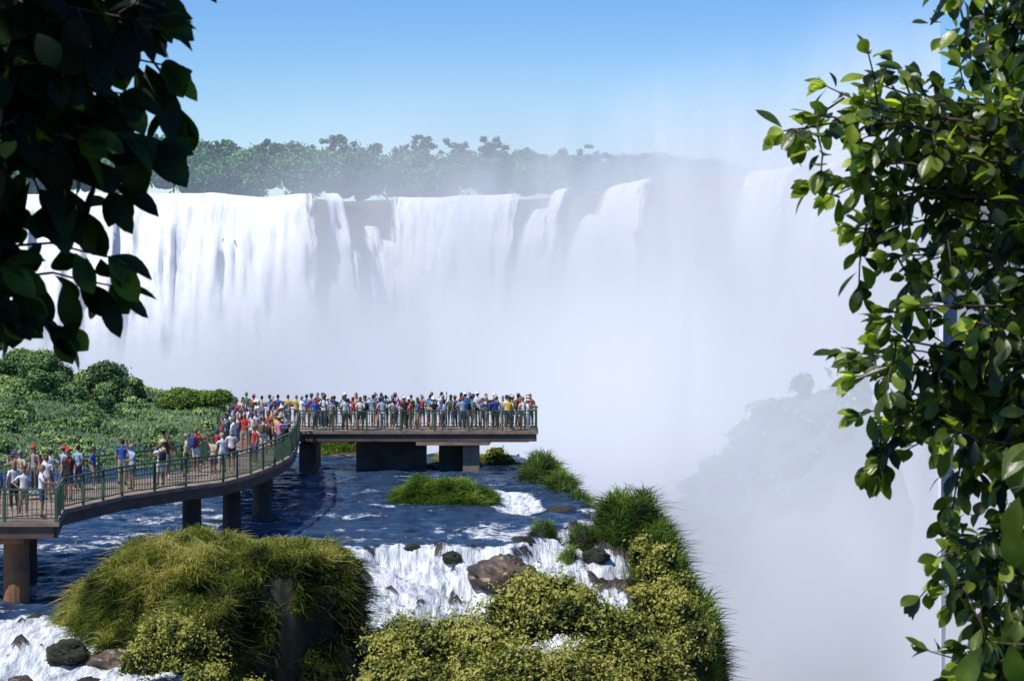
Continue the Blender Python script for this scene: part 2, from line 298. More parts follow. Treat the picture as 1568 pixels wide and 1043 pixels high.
turb=(fbm(np.stack([x*1.6,y*.8,0*x+2],1),4)-.5); fine=(fbm(np.stack([x*4,y*2.0,0*x+7],1),3)-.5)
foam=sstep(-.5,.4,d)
rap=np.exp(-(((x-.1-(91-y)*.08)/1.5)**2+((y-90.5)/5.5)**2))
foam=np.maximum(foam,sstep(.3,.7,rap+turb*.8)*.98)
rap2=np.exp(-(((x+.5)/3.5)**2+((y-80)/3.2)**2)); foam=np.maximum(foam,sstep(.4,.9,rap2+turb*.9)*.6)
foam=np.maximum(foam,sstep(.57,.71,fbm(np.stack([x*.3,y*1.1,0*x+11],1),4))*.42*(y<100))
foam=np.maximum(foam,.46*sstep(-9,-13,x)*sstep(.50,.62,fbm(np.stack([x*.5,y*1.5,0*x+31],1),4))*(y<86))
foam=np.where((y>106)|((y>88)&(x>1.5)),foam*.25,foam)
ripl=(fbm(np.stack([x*1.1,y*2.2,0*x+51],1),3)-.5)
z=wlevel(y)+dr+turb*np.where(d>0,np.where(x<-9,.4,.7),.12)+fine*np.where(d>0,.35,.05)+ripl*np.where(d>0,0,.28)-.25*sstep(.2,.9,rap)
rn=fbm(np.stack([x*.55,y*.55,0*x+21],1),4)
rockm=sstep(.58,.64,rn)*sstep(.1,.6,d)*sstep(-.8,1.0,x); rockm=np.maximum(rockm,sstep(.68,.73,fbm(np.stack([x*.9,y*.5,0*x+41],1),3))*sstep(.1,.5,d))
z=z+rockm*.35
foam=foam*(1-rockm)
def mat_river():
    m,nt,out=newmat('river_water'); af=N(nt,'ShaderNodeAttribute',attribute_name='foam'); ar=N(nt,'ShaderNodeAttribute',attribute_name='rock'); geo=N(nt,'ShaderNodeNewGeometry')
    mp=N(nt,'ShaderNodeMapping'); mp.inputs['Scale'].default_value=(1,1.6,.5); L(nt,geo.outputs['Position'],mp.inputs[0])
    n1=N(nt,'ShaderNodeTexNoise',Scale=2.0,Detail=7.0,Roughness=.7); L(nt,mp.outputs[0],n1.inputs[0])
    fm=mathn(nt,'ADD',af.outputs['Fac'],mathn(nt,'MULTIPLY',mathn(nt,'SUBTRACT',n1.outputs[0],.5),2.4)); fm=mathn(nt,'MULTIPLY',mathn(nt,'SUBTRACT',fm,.40),3.2,True)
    wr=ramp(nt,[(.35,(.008,.022,.055)),(.5,(.022,.06,.135)),(.68,(.05,.13,.25))]); n2=N(nt,'ShaderNodeTexNoise',Scale=.8,Detail=6.0,Roughness=.65); L(nt,mp.outputs[0],n2.inputs[0]); L(nt,n2.outputs[0],wr.inputs[0])
    p=N(nt,'ShaderNodeBsdfPrincipled',Roughness=.2); p.inputs['Specular IOR Level'].default_value=.28; L(nt,wr.outputs[0],p.inputs['Base Color'])
    b=N(nt,'ShaderNodeBump',Strength=1.0,Distance=.5); n3=N(nt,'ShaderNodeTexNoise',Scale=1.8,Detail=6.0,Roughness=.68); L(nt,mp.outputs[0],n3.inputs[0]); L(nt,n3.outputs[0],b.inputs['Height']); L(nt,b.outputs[0],p.inputs['Normal'])
    mp2=N(nt,'ShaderNodeMapping'); mp2.inputs['Scale'].default_value=(3.2,.8,.45); L(nt,geo.outputs['Position'],mp2.inputs[0]); n4=N(nt,'ShaderNodeTexNoise',Scale=1.3,Detail=6.0,Roughness=.65); L(nt,mp2.outputs[0],n4.inputs[0])
    fr=ramp(nt,[(.33,(.20,.25,.28)),(.43,(.52,.57,.60)),(.54,(.80,.82,.82)),(.7,(.88,.88,.86))]); L(nt,n4.outputs[0],fr.inputs[0])  # blue-grey low end paints shadows between the foam streaks
    df=N(nt,'ShaderNodeBsdfPrincipled',Roughness=.7); L(nt,fr.outputs[0],df.inputs['Base Color']); b2=N(nt,'ShaderNodeBump',Strength=.8,Distance=.35); L(nt,n4.outputs[0],b2.inputs['Height']); L(nt,b2.outputs[0],df.inputs['Normal'])
    rk=N(nt,'ShaderNodeBsdfPrincipled',Roughness=.45); rr=ramp(nt,[(.35,(.02,.018,.014)),(.6,(.09,.07,.04)),(.75,(.10,.12,.03))]); L(nt,n1.outputs[0],rr.inputs[0]); L(nt,rr.outputs[0],rk.inputs['Base Color']); L(nt,b2.outputs[0],rk.inputs['Normal'])
    m0=N(nt,'ShaderNodeMixShader'); L(nt,ar.outputs['Fac'],m0.inputs[0]); L(nt,p.outputs[0],m0.inputs[1]); L(nt,rk.outputs[0],m0.inputs[2])
    ms=N(nt,'ShaderNodeMixShader'); L(nt,fm,ms.inputs[0]); L(nt,m0.outputs[0],ms.inputs[1]); L(nt,df.outputs[0],ms.inputs[2]); L(nt,ms.outputs[0],out.inputs[0]); return m
rock_attr=np.maximum(rockm,np.where((y>106)|((y>88)&(x>1.5)),sstep(0,.6,d),0)); rock_attr=np.maximum(rock_attr,sstep(2,4,de)*(x>4.8))
rock_attr=np.maximum(rock_attr,sstep(0,1,d)*.6)
mesh_np('river',np.stack([x,y,z],1),grid_faces(len(gx),len(gy)),[mat_river()],{'foam':foam,'rock':rock_attr},smooth=True)
# ------------------------------------------------------------------ grass helpers
def sample_surface(V,F,n,r):
    a,b,c,d=[V[F[:,i]] for i in range(4)]; ar=np.linalg.norm(np.cross(c-a,d-b),axis=1); i=r.choice(len(F),n,p=ar/ar.sum()); u,v=r.random((2,n,1))
    P=(a[i]*(1-u)+b[i]*u)*(1-v)+(d[i]*(1-u)+c[i]*u)*v; nn=unit(np.cross(c[i]-a[i],d[i]-b[i])); nn*=np.sign(nn[:,2:3]+1e-9); return P,nn
def blades(P,nn,Lg,Wd,r,droop=.5,outw=.5,lk=None):
    n=len(P); lg=Lg*r.uniform(.45,1.25,n)
    if lk is not None: lg=lg*lk
    lg=lg[:,None]; dirv=unit(nn*outw+np.array((0,0,.8))+r.normal(size=(n,3))*.38)
    side=unit(np.cross(dirv,r.normal(size=(n,3))))*Wd; hor=dirv*np.array((1,1,0)); 
    mid=P+dirv*lg*.55; tip=P+dirv*lg*.9+hor*lg*.5-np.array((0,0,1.))*lg*droop*r.uniform(.3,1,(n,1))*.6
    V=np.stack([P-side,P+side,mid+side*.8,mid-side*.8,tip+side*.15,tip-side*.15],1).reshape(-1,3); b=np.arange(n)[:,None]*6
    return V,np.vstack([b+np.array([[0,1,2,3]]),b+np.array([[3,2,4,5]])])
def mound(name,parts,nbl,Lg=.45,Wd=.012,q=.8,amp=.8,fs=.6,seed=1,mat='grass',clump=1.6,res=110,irr=.45,bare=False):
    r=np.random.default_rng(seed); pp=np.array(parts,float); x0,x1=(pp[:,0]-pp[:,2]*1.3).min(),(pp[:,0]+pp[:,2]*1.3).max(); y0,y1=(pp[:,1]-pp[:,3]*1.3).min(),(pp[:,1]+pp[:,3]*1.3).max()
    X,Y=np.meshgrid(np.linspace(x0,x1,res),np.linspace(y0,y1,res),indexing='ij'); xr,yr=X.ravel(),Y.ravel()
    nz=fbm(np.stack([xr*fs,yr*fs,np.full(res*res,seed*3.1)],1),4)-.5; n2=fbm(np.stack([xr*clump,yr*clump,np.full(res*res,seed*1.7)],1),3)-.5
    Z=np.full(res*res,-99.); H=np.zeros(res*res)
    for (cx,cy,rx,ry,zt,zb,p) in parts:
        R=np.hypot((xr-cx)/rx,(yr-cy)/ry)*(1+nz*irr*2); h=np.clip(1-R**p,0,1)**q; zz=zb+(zt-zb)*h+nz*2*amp*h; Z=np.where(h>0,np.maximum(Z,zz),Z); H=np.maximum(H,h)
    Z=np.where(Z<-50,pp[:,5].min(),Z)+n2*2.6*Lg*np.minimum(H*2,1)
    V=np.stack([xr,yr,Z],1); F=grid_faces(res,res); F=F[(H[F]>0).any(1)]
    P,nn=sample_surface(V,F,nbl,r); dark=np.zeros(len(P),bool)
    if bare:
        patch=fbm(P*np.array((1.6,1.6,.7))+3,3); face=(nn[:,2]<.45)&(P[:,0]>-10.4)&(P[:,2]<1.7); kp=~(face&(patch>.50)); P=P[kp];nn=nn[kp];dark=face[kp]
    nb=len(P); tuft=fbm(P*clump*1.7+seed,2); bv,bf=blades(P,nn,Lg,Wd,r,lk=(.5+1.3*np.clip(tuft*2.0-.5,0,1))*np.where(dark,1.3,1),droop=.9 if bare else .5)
    cl=fbm(P*np.array((clump,clump,clump))*.8+seed,3); va=np.clip(.12+1.3*(cl-.25)+r.normal(size=nb)*.12+(tuft-.5)*.6,0,1); va=np.where(nn[:,2]<.4,va*.45,va); va=np.where(dark,va*.4,va)  # blades on steep faces get darker tones in place of shade
    VV=np.vstack([V,bv]); FF=np.vstack([F,bf+len(V)]); at=np.concatenate([np.zeros(len(V)),np.repeat(va,6)]); mi=np.concatenate([np.zeros(len(F)),np.ones(len(bf))])
    return mesh_np(name,VV,FF,[M['soil'],M[mat]],{'var':at},mi)
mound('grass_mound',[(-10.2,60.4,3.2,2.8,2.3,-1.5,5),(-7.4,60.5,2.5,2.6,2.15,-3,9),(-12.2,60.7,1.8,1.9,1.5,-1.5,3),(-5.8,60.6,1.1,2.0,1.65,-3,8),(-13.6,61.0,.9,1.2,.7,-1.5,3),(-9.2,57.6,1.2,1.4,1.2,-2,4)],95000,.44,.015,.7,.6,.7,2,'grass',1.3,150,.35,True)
mound('grass_mound',[(-3.1,90.2,2.1,1.8,1.05,.2,3),(-2.0,90.4,1.3,1.5,.8,.2,3),(-4.3,90.3,1.3,1.4,1.1,.2,3)],16000,.42,.018,.8,.35,.8,3,'grass_green')
mound('grass_mound',[(4.9,81.2,1.8,1.8,1.3,-3,4),(5.9,80.5,1.2,1.5,.5,-4,4)],14000,.65,.017,.6,.3,.8,4,'grass_green')
mound('grass_mound',[(6.1,77.6,1.4,2.2,-.5,-6,4),(7.2,75.2,1.1,1.8,-1.8,-8,4)],14000,.55,.017,.6,.5,.8,5,'grass_green')
mound('grass_mound',[(1.6,98.5,1.0,2.4,1.5,-1.5,4),(2.5,95,.8,2.4,.8,-2,4),(3.2,91,.6,2.0,.5,-2,4)],13000,.5,.019,.7,.25,.8,7,'grass_green')
mound('grass_mound',[(1.3,79.9,.6,.9,.65,-1,3),(3.0,80.2,.7,.9,.45,-1.4,3),(2.3,77.8,.5,.7,-.3,-2,3)],7000,.35,.014,.7,.2,.9,9,'grass_green')
mound('grass_mound',[(-9.8,112,2.2,1.6,1.3,-.2,3),(-8.0,112,1.4,1.6,1.0,-.2,3)],7000,.4,.02,.8,.3,.8,11,'grass_green')
mound('grass_mound',[(-3.2,108.5,1.5,1.1,.9,0,3),(-1.6,107.6,.9,1.0,.8,0,3)],4000,.3,.02,.8,.2,.9,12,'grass')
# left background island (scrub)
def gz(X,Y): return .62+np.clip((Y-104)*.011,0,.5)+np.clip(-26-X,0,15)*.11
n=130; X,Y=np.meshgrid(np.linspace(-95,-15,n),np.linspace(98,185,n),indexing='ij'); nz=fbm(np.stack([X.ravel()*.14,Y.ravel()*.14,0*X.ravel()],1),5).reshape(n,n)-.5
rt=np.interp(Y,[98,106,120,150,170],[-16.6,-16.3,-17.5,-21.5,-24]); Z=gz(X,Y)+nz*1.9*np.clip((Y-98)/15,.3,1); Z=Z-np.clip(X-rt+1,0,3)*2.+np.where(X>rt+2,-20,0); Z-=np.clip(Y-165,0,30)**1.5*.4; Z-=np.clip(102-Y+nz*8,0,5)*.6
V=np.stack([X.ravel(),Y.ravel(),Z.ravel()],1);F=grid_faces(n,n); r=np.random.default_rng(21); keep=(V[F][:,:,2].min(1)>-6); F=F[keep]; P,nn=sample_surface(V,F,70000,r); bv,bf=blades(P,nn,.30,.045,r,outw=.2); va=np.clip(.05+1.4*(fbm(P*.3,4)-.2)+r.normal(size=len(P))*.14,0,1)
mesh_np('scrub_island',np.vstack([V,bv]),np.vstack([F,bf+len(V)]),[M['islc'],M['isl']],{'var':np.concatenate([np.full(len(V),.4),np.repeat(va,6)])},np.concatenate([np.zeros(len(F)),np.ones(len(bf))]),True)
lob=[]; r=np.random.default_rng(22)
for i in range(200):
    Y=r.uniform(105,163); X=r.uniform(-52,-18-(Y-105)*.09); rr=r.uniform(.25,.9)*(1.3 if X<-32 else .75); lob.append((X,Y,gz(X,Y)+rr*.2,rr*1.5,rr,rr*.8))
for X,Y,rr,k_ in [(-39,152,2.3,9),(-36.2,150,2.1,8),(-33.0,150,.9,3),(-31.6,150,1.8,7),(-29.4,150,1.0,4),(-41.5,150,1.9,6),(-44,148,1.6,5),(-38,133,1.3,6),(-33,128,1.1,5),(-28,134,1.0,4),(-35,140,1.5,6),(-27,124,.9,4),(-31,118,.9,4),(-26,113,.8,3),(-22,118,.8,3),(-29,108,.8,3)]:
    for k in range(k_): lob.append((X+r.normal()*rr*.4,Y+r.normal()*.7,gz(X,Y)+rr*.5+r.normal()*rr*.3,rr*.55,rr*.55,rr*.46))
foliage('island_shrubs',lob,115000,.12,[M['isl'],M['islc']],seed=23,spr=.4,corek=.70)
lob=[(-24.6+r.normal()*1.2,145+r.normal()*.7,1.7+r.normal()*.3,.9,.8,.65) for k in range(12)]+[(-24.6,145,1.6,1.7,1.3,.9)]
foliage('round_bush',lob,18000,.12,[M['grass_green'],M['islc']],seed=24,spr=.3)
foliage('dark_shrub',[(-.9,107,.95,.5,.5,.5),(-.5,106.8,.7,.45,.5,.4),(-.2,106.5,.5,.4,.5,.4),(.3,106,.3,.5,.6,.4),(-.9,106.6,.4,.5,.5,.4)],6000,.09,[M['bush'],M['core']],seed=25,spr=.5)
def bush(name,pts,n,size,seed,sub=6,mat='bush',spread=.62,spr=.5):
    r=np.random.default_rng(seed); lob=[]
    for (x,y,z,rr) in pts:
        for k in range(sub):
            dv=unit(r.normal(size=3))*rr*spread*r.uniform(.6,1.4); dv[2]*=.8; q=rr*r.uniform(.18,.48); lob.append((x+dv[0],y+dv[1],z+dv[2],q*r.uniform(.8,1.2),q,q*r.uniform(.7,1.1)))
        lob.append((x,y,z,rr*.6,rr*.6,rr*.55))
    return foliage(name,lob,n,size,[M[mat],M['core']],seed=seed,jit=(.3,.16),nsc=1.6,spr=spr,corek=.66)
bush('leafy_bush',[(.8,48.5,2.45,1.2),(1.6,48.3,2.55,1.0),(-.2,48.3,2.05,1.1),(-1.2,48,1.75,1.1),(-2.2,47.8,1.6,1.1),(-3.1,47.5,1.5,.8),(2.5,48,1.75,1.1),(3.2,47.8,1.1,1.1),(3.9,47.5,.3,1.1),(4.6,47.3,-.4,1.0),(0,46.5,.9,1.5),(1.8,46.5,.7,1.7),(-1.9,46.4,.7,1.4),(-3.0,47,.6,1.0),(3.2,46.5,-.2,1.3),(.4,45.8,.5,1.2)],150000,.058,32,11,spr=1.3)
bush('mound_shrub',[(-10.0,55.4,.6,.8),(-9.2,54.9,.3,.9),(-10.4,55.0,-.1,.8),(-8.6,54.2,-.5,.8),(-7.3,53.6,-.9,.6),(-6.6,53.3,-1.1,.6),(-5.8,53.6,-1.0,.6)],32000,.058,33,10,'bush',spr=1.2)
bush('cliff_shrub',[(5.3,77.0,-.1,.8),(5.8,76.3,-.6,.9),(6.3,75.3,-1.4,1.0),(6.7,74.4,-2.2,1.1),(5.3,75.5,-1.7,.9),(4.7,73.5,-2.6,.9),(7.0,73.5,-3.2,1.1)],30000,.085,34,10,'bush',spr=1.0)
def rock(name,c,R,seed,mat='rock'):
    v,f,d=sph((0,0,0),(1,1,1),36,24); k=.6+.85*fbm(d*1.9+seed,5); k=np.round(k*7)/7*.6+k*.4; mesh_np(name,d*np.array(R)*k[:,None]+np.array(c),f,[M[mat]],smooth=False)
rock('boulder',(-.35,73.5,-.55),(1.2,.8,.7),1); rock('boulder',(-13.4,57.6,-.45),(.62,.5,.42),2,'soil'); rock('boulder',(-3.2,104.4,.65),(1.6,.8,.25),3); rock('boulder',(-15.3,61.6,-.2),(.5,.4,.25),4,'soil')
rock('boulder',(-11.9,57.4,-.7),(.8,.6,.4),5); rock('boulder',(.4,78.2,.1),(.5,.4,.25),6,'soil'); rock('boulder',(-4.0,76.6,.1),(.35,.2,.18),7,'soil'); rock('boulder',(-2.4,75.8,-.2),(.4,.3,.25),8,'soil')
rock('boulder',(-8.2,110.5,.6),(2.2,.6,.3),9); rock('boulder',(2.3,87,.2),(.9,.7,.35),10,'soil'); rock('boulder',(3.4,78.6,-.6),(.6,.5,.4),13,'soil'); rock('boulder',(-10.9,84,.3),(.6,.4,.25),14,'rock'); rock('boulder',(-12.6,59.2,-.35),(.7,.4,.35),15,'rock'); rock('boulder',(-14.4,56.0,-1.0),(.4,.3,.25),16,'rock'); rock('boulder',(-12.3,55.9,-1.1),(.5,.4,.3),17,'soil')
for i,(x,y,R) in enumerate([(27,196,3),(31,195,2.6),(35,196,3.4),(39.5,195,2.8),(43,196,3)]): rock('canyon_boulder',(x,y,ZF+.8),(R,R,R*.6),20+i,'cliff')
n=80; X,Y=np.meshgrid(np.linspace(-60,40,n),np.linspace(-40,49,n),indexing='ij'); nz=fbm(np.stack([X.ravel()*.2,Y.ravel()*.2,0*X.ravel()+4],1),4).reshape(n,n)-.5
Z=np.interp(Y,[-40,0,6,20,40,49],[14,9.1,8.7,4.2,-1.5,-6])+nz*.8-np.clip(X-8,0,40)*.8
mesh_np('hillside',np.stack([X.ravel(),Y.ravel(),Z.ravel()],1),grid_faces(n,n),[M['soil']],smooth=True)
# ------------------------------------------------------------------ walkway
OUT=[(-34,63.3),(-15,63.3),(-15.6,66.8),(-14.4,71),(-12.6,74.3),(-11.4,76),(-10.7,79),(-10.2,83),(-10.0,87),(-10.3,92),(-11.2,101.5),(1.4,101.5),(1.4,105.6),(-15.2,105.6),(-15.1,99.6),(-13.7,88),(-13.6,82),(-14.4,79),(-16.4,75.6),(-20,72.6),(-34,70.5)]
ZD=2.8; wk=empty('viewing_walkway')
MG=mat_solid('green_painted_steel',(.07,.14,.075),(.035,.075,.045),2,.45,0); MC=mat_solid('deck_concrete',(.34,.25,.18),(.15,.11,.085),1.5,.85,.3); MB=mat_solid('shaded_pier_concrete',(.085,.08,.075),(.03,.03,.03),.8,.85,.4); MR=mat_solid('rust_stained_pier',(.42,.19,.07),(.15,.08,.05),1.2,.85,.4)  # dark pier concrete carries the under-deck shade in its colour
me=bpy.data.meshes.new('deck'); k=len(OUT); vs=[(x,y,ZD) for x,y in OUT]+[(x,y,ZD-.14) for x,y in OUT]
me.from_pydata(vs,[],[list(range(k)),list(range(2*k-1,k-1,-1))]+[[i,i+k,(i+1)%k+k,(i+1)%k] for i in range(k)]); me.materials.append(MC); ob=bpy.data.objects.new('deck',me); sc.collection.objects.link(ob); ob.parent=wk
O=np.array(OUT); a=Acc(); g=Acc(); ins=[]
for i in range(k):
    p0,p1,p2=O[i-1],O[i],O[(i+1)%k]; n1=unit(np.array([-(p1-p0)[1],(p1-p0)[0]])); n2=unit(np.array([-(p2-p1)[1],(p2-p1)[0]])); nb=unit(n1+n2); ins.append((p1+nb*.10/max(.4,nb@n1),p1+nb*.16/max(.4,nb@n1)))
for i in range(k):
    if i==k-1: continue
    p,q=ins[i][0],ins[(i+1)%k][0]; L_=np.linalg.norm(q-p)
    a.beam((*ins[i][1],ZD-.345),(*ins[(i+1)%k][1],ZD-.345),.14,.40,0)
    g.beam((*p,ZD+1.08),(*q,ZD+1.08),.075,.06,0); g.beam((*p,ZD+.12),(*q,ZD+.12),.04,.04,0); g.beam((*p,ZD+.92),(*q,ZD+.92),.035,.035,0)
    np_=max(1,round(L_/1.7))
    for j in range(np_): c=p+(q-p)*j/np_; g.beam((*c,ZD),(*c,ZD+1.14),.09,.09,0)
    nb_=int(L_/.16)
    for j in range(1,nb_): c=p+(q-p)*j/nb_; g.beam((*c,ZD+.14),(*c,ZD+.90),.026,.026,0)
g.obj('railing',[MG],parent=wk)
for y0 in (102.6,104.4): a.beam((-14.6,y0,ZD-.4),(.9,y0,ZD-.4),.25,.5,0)
for X0 in (-13.5,-10.5,-8.6,-4.3,-1.3): a.beam((X0,101.9,ZD-.42),(X0,105.2,ZD-.42),.3,.55,0)
a.obj('girders',[mat_solid('girder_brown',(.15,.10,.075),(.07,.05,.04),1.,.8,.2)],parent=wk)
pr=Acc()
def pierb(x,y,w,d,m=0):
    pr.tube([(x,y,-1.5),(x,y,ZD-.75)],[w*.55,w*.5],16,m); pr.beam((x,y-.8,ZD-.66),(x,y+.8,ZD-.66),w*1.1,.2,m)
pierb(-16.7,64.4,.85,.85,1); pierb(-17.3,68.4,.6,.6); pierb(-12.9,77,.75,.8); pierb(-11.8,80.5,.75,.8); pierb(-11.2,85.5,.8,.8); pierb(-21.5,65,.8,.8,1); pierb(-22,69,.7,.7)
pierb(-12.3,95,.8,.8)
for (x0,x1,y0,y1,m_) in [(-11.4,-10.5,102.3,105,0),(-8.4,-4.65,103.0,104.4,0),(-3.95,-2.66,103.2,104.4,0),(-2.62,-1.75,102.0,103.6,2)]:  # last column takes the lighter concrete to read as lit
    pr.beam(((x0+x1)/2,(y0+y1)/2,-.6),((x0+x1)/2,(y0+y1)/2,ZD-.72),x1-x0,y1-y0,m_)
pr.beam((-5.1,101.75,ZD-.45),(-1.2,101.75,ZD-.45),.3,.6,2)
pr.obj('piers',[MB,MR,MC],parent=wk)
# ------------------------------------------------------------------ people
def cm(name,c,rough=.8): return mat_solid(name,c,tuple(v*.8 for v in c),12,rough,0)
SK=[cm('skin',(.48,.27,.18),.5),cm('skin',(.36,.19,.12),.5),cm('skin',(.22,.11,.06),.5)]
SH=[cm('cloth',c) for c in [(.75,.75,.75),(.8,.8,.78),(.7,.72,.75),(.75,.75,.72),(.03,.08,.35),(.04,.15,.5),(.45,.03,.02),(.55,.05,.03),(.02,.02,.025),(.03,.03,.04),(.6,.25,.05),(.65,.45,.06),(.15,.25,.35),(.3,.3,.3),(.5,.42,.3),(.55,.2,.35),(.1,.3,.15),(.3,.45,.6)]]
PT=[cm('trousers',c) for c in [(.03,.05,.12),(.05,.08,.16),(.02,.02,.02),(.3,.25,.17),(.4,.36,.28),(.6,.6,.58),(.1,.1,.1)]]
HR=[cm('hair',c) for c in [(.012,.008,.006),(.03,.015,.008),(.09,.05,.02),(.25,.17,.08),(.3,.3,.3)]]
SO=[cm('shoe',(.5,.5,.5)),cm('shoe',(.05,.04,.03))]
HT=[cm('hat',c) for c in [(.8,.8,.78),(.6,.5,.35),(.5,.04,.03),(.03,.05,.2),(.03,.03,.03),(.1,.12,.05)]]
def make_person(pose,hat,bag,shorts,longh,female):
    w=.92 if female else 1.0
    J={'pel':((0,0,.95),(.145,.105)),'sp':((0,.0,1.10),(.125*w,.095)),'ch':((0,0,1.30),(.15*w,.105)),'nb':((0,-.01,1.44),(.075,.065)),'nk':((0,0,1.52),(.052,.052)),'nh':((0,.012,1.58),(.05,.05)),
    'sl':((-.175*w,-.01,1.405),(.062,.06)),'sr':((.175*w,-.01,1.405),(.062,.06)),'hl':((-.09,0,.88),(.095,.095)),'hr':((.09,0,.88),(.095,.095)),
    'kl':((-.10,.02,.50),(.062,.062)),'kr':((.10,.02,.50),(.062,.062)),'al':((-.105,-.02,.10),(.042,.042)),'ar':((.105,-.02,.10),(.042,.042)),'tl':((-.12,.13,.04),(.04,.03)),'tr':((.12,.13,.04),(.04,.03))}
    arms={'down':[((.225,-.03,1.13),(.235,.05,.90))]*2,'rail':[((.25,.12,1.19),(.16,.36,1.17))]*2,'camera':[((.23,.2,1.27),(.075,.27,1.52))]*2,'hip':[((.35,-.08,1.17),(.19,.05,1.02)),((.225,-.03,1.13),(.235,.05,.90))],'point':[((.25,.18,1.36),(.24,.42,1.46)),((.225,0,1.13),(.22,.1,.92))],'wave':[((.26,.05,1.55),(.22,.1,1.80)),((.24,.12,1.19),(.12,.34,1.15))],'cross':[((.24,.1,1.17),(.0,.2,1.19))]*2}[pose]
    for sd,(e,h),tag in ((1,arms[0],'r'),(-1,arms[1],'l')):
        J['e'+tag]=((sd*e[0],e[1],e[2]),(.044,.044)); J['w'+tag]=((sd*h[0],h[1],h[2]),(.028,.028))
    if pose in('hip','point'): J['kr']=((.12,.07,.51),(.062,.062)); J['ar']=((.15,.06,.10),(.042,.042)); J['tr']=((.18,.2,.04),(.04,.03))
    keys=list(J); ix={k_:i for i,k_ in enumerate(keys)}
    E=[('pel','sp'),('sp','ch'),('ch','nb'),('nb','nk'),('nk','nh'),('ch','sl'),('ch','sr'),('sl','el'),('el','wl'),('sr','er'),('er','wr'),('pel','hl'),('pel','hr'),('hl','kl'),('kl','al'),('al','tl'),('hr','kr'),('kr','ar'),('ar','tr')]
    me=bpy.data.meshes.new('tmp'); me.from_pydata([J[k_][0] for k_ in keys],[(ix[a_],ix[b_]) for a_,b_ in E],[]); ob=bpy.data.objects.new('tmp',me); sc.collection.objects.link(ob)
    md=ob.modifiers.new('s','SKIN')
    for i,k_ in enumerate(keys): me.skin_vertices[0].data[i].radius=J[k_][1]; me.skin_vertices[0].data[i].use_root=(k_=='pel')
    ss_=ob.modifiers.new('u','SUBSURF'); ss_.levels=2
    dg=bpy.context.evaluated_depsgraph_get(); dg.update(); ev=ob.evaluated_get(dg).to_mesh()
    V=np.array([v_.co[:] for v_ in ev.vertices]); Fq=[list(p_.vertices) for p_ in ev.polygons]; Fq=np.array([f_ if len(f_)==4 else [f_[0],f_[1],f_[2],f_[2]] for f_ in Fq])
    bpy.data.objects.remove(ob)
    C=V[Fq].mean(1); best=np.full(len(C),9e9); lab=np.zeros(len(C),int)
    for a_,b_ in E:
        p=np.array(J[a_][0]);q=np.array(J[b_][0]);t=np.clip(((C-p)@(q-p))/((q-p)@(q-p)),0,1); dd=np.linalg.norm(C-p-t[:,None]*(q-p),axis=1)/ (J[a_][1][0]+.03)
        if b_[0]=='e' : l=np.where(t<.65,1,0)
        elif b_[0]=='w': l=np.zeros(len(C),int)
        elif b_[0]=='t': l=np.full(len(C),4)
        elif b_[0]=='a': l=np.where(t>.85,4,0 if shorts else 2)
        elif b_[0]=='k': l=np.where(t>.8,0 if shorts else 2,2)
        elif b_ in('hl','hr'): l=np.full(len(C),2)
        elif b_ in('nk','nh'): l=np.where(C[:,2]>1.465,0,1)
        else: l=np.where(C[:,2]<.95,2,1)
        m_=dd<best; best=np.where(m_,dd,best); lab=np.where(m_,l,lab)
    A=Acc(); A.V=[V];A.F=[Fq];A.M=[lab];A.A=[np.zeros(len(V))];A.n=len(V)
    for tag,sd in (('r',1),('l',-1)):
        e=np.array(J['e'+tag][0]);h=np.array(J['w'+tag][0]);d=unit(h-e); pn=unit(np.cross(d,np.array((0,.3,1.)) if abs(d[2])<.8 else np.array((0,1.,0)))); ac=np.cross(pn,d)
        v,f,dd=sph((0,0,0),(1,1,1),10,7); R=np.stack([d*.05,ac*.042,pn*.017]); A.add(dd@R+h+d*.045,f,0)
        for j,(off,ln) in enumerate(((-.03,.06),(-.01,.075),(.01,.08),(.03,.07))):
            b=h+d*.08+ac*off; A.tube([b,b+d*ln*.5+pn*.004*sd,b+d*ln*.85+pn*.022*sd,b+d*ln*.95+pn*.035*sd],[.009,.0085,.0075,.005],6,0)
        b=h+d*.03-ac*.035; A.tube([b,b+d*.03-ac*.03,b+d*.06-ac*.035],[.011,.01,.007],6,0)
    v,f,dd=sph((0,0,0),(1,1,1),24,18); R=np.array((.075,.095,.118)); P=dd*R
    P[:,1]+=.022*np.exp(-((dd[:,0]/.16)**2+((dd[:,2]+.12)/.16)**2))*(dd[:,1]>0); P[:,0]*=1-.18*np.clip(-dd[:,2],0,1); P[:,1]-=.008*np.exp(-(((np.abs(dd[:,0])-.38)/.2)**2+((dd[:,2]-.03)/.13)**2))*(dd[:,1]>0)
    hc=np.array((0,.02,1.655)); A.add(P+hc,f,0)
    for sx in(-1,1):
        v2,f2,_=sph(hc+np.array((sx*.03,.083,.004)),(.011,.008,.007),8,6); A.add(v2,f2,3)
        v2,f2,_=sph(hc+np.array((sx*.077,-.005,-.01)),(.01,.02,.032),8,6); A.add(v2,f2,0)
    v2,f2,_=sph(hc+np.array((0,.082,-.062)),(.024,.008,.006),8,6); A.add(v2,f2,5)
    P=dd*R*1.09+hc; fc=dd[f].mean(1); kp=(fc[:,2]>.35)|((fc[:,1]<.1)&(fc[:,2]>(-.9 if longh else -.45))); A.add(P,f[kp],3)
    if longh: v2,f2,_=sph(hc+np.array((0,-.07,-.12)),(.075,.045,.14),12,8); A.add(v2,f2,3)
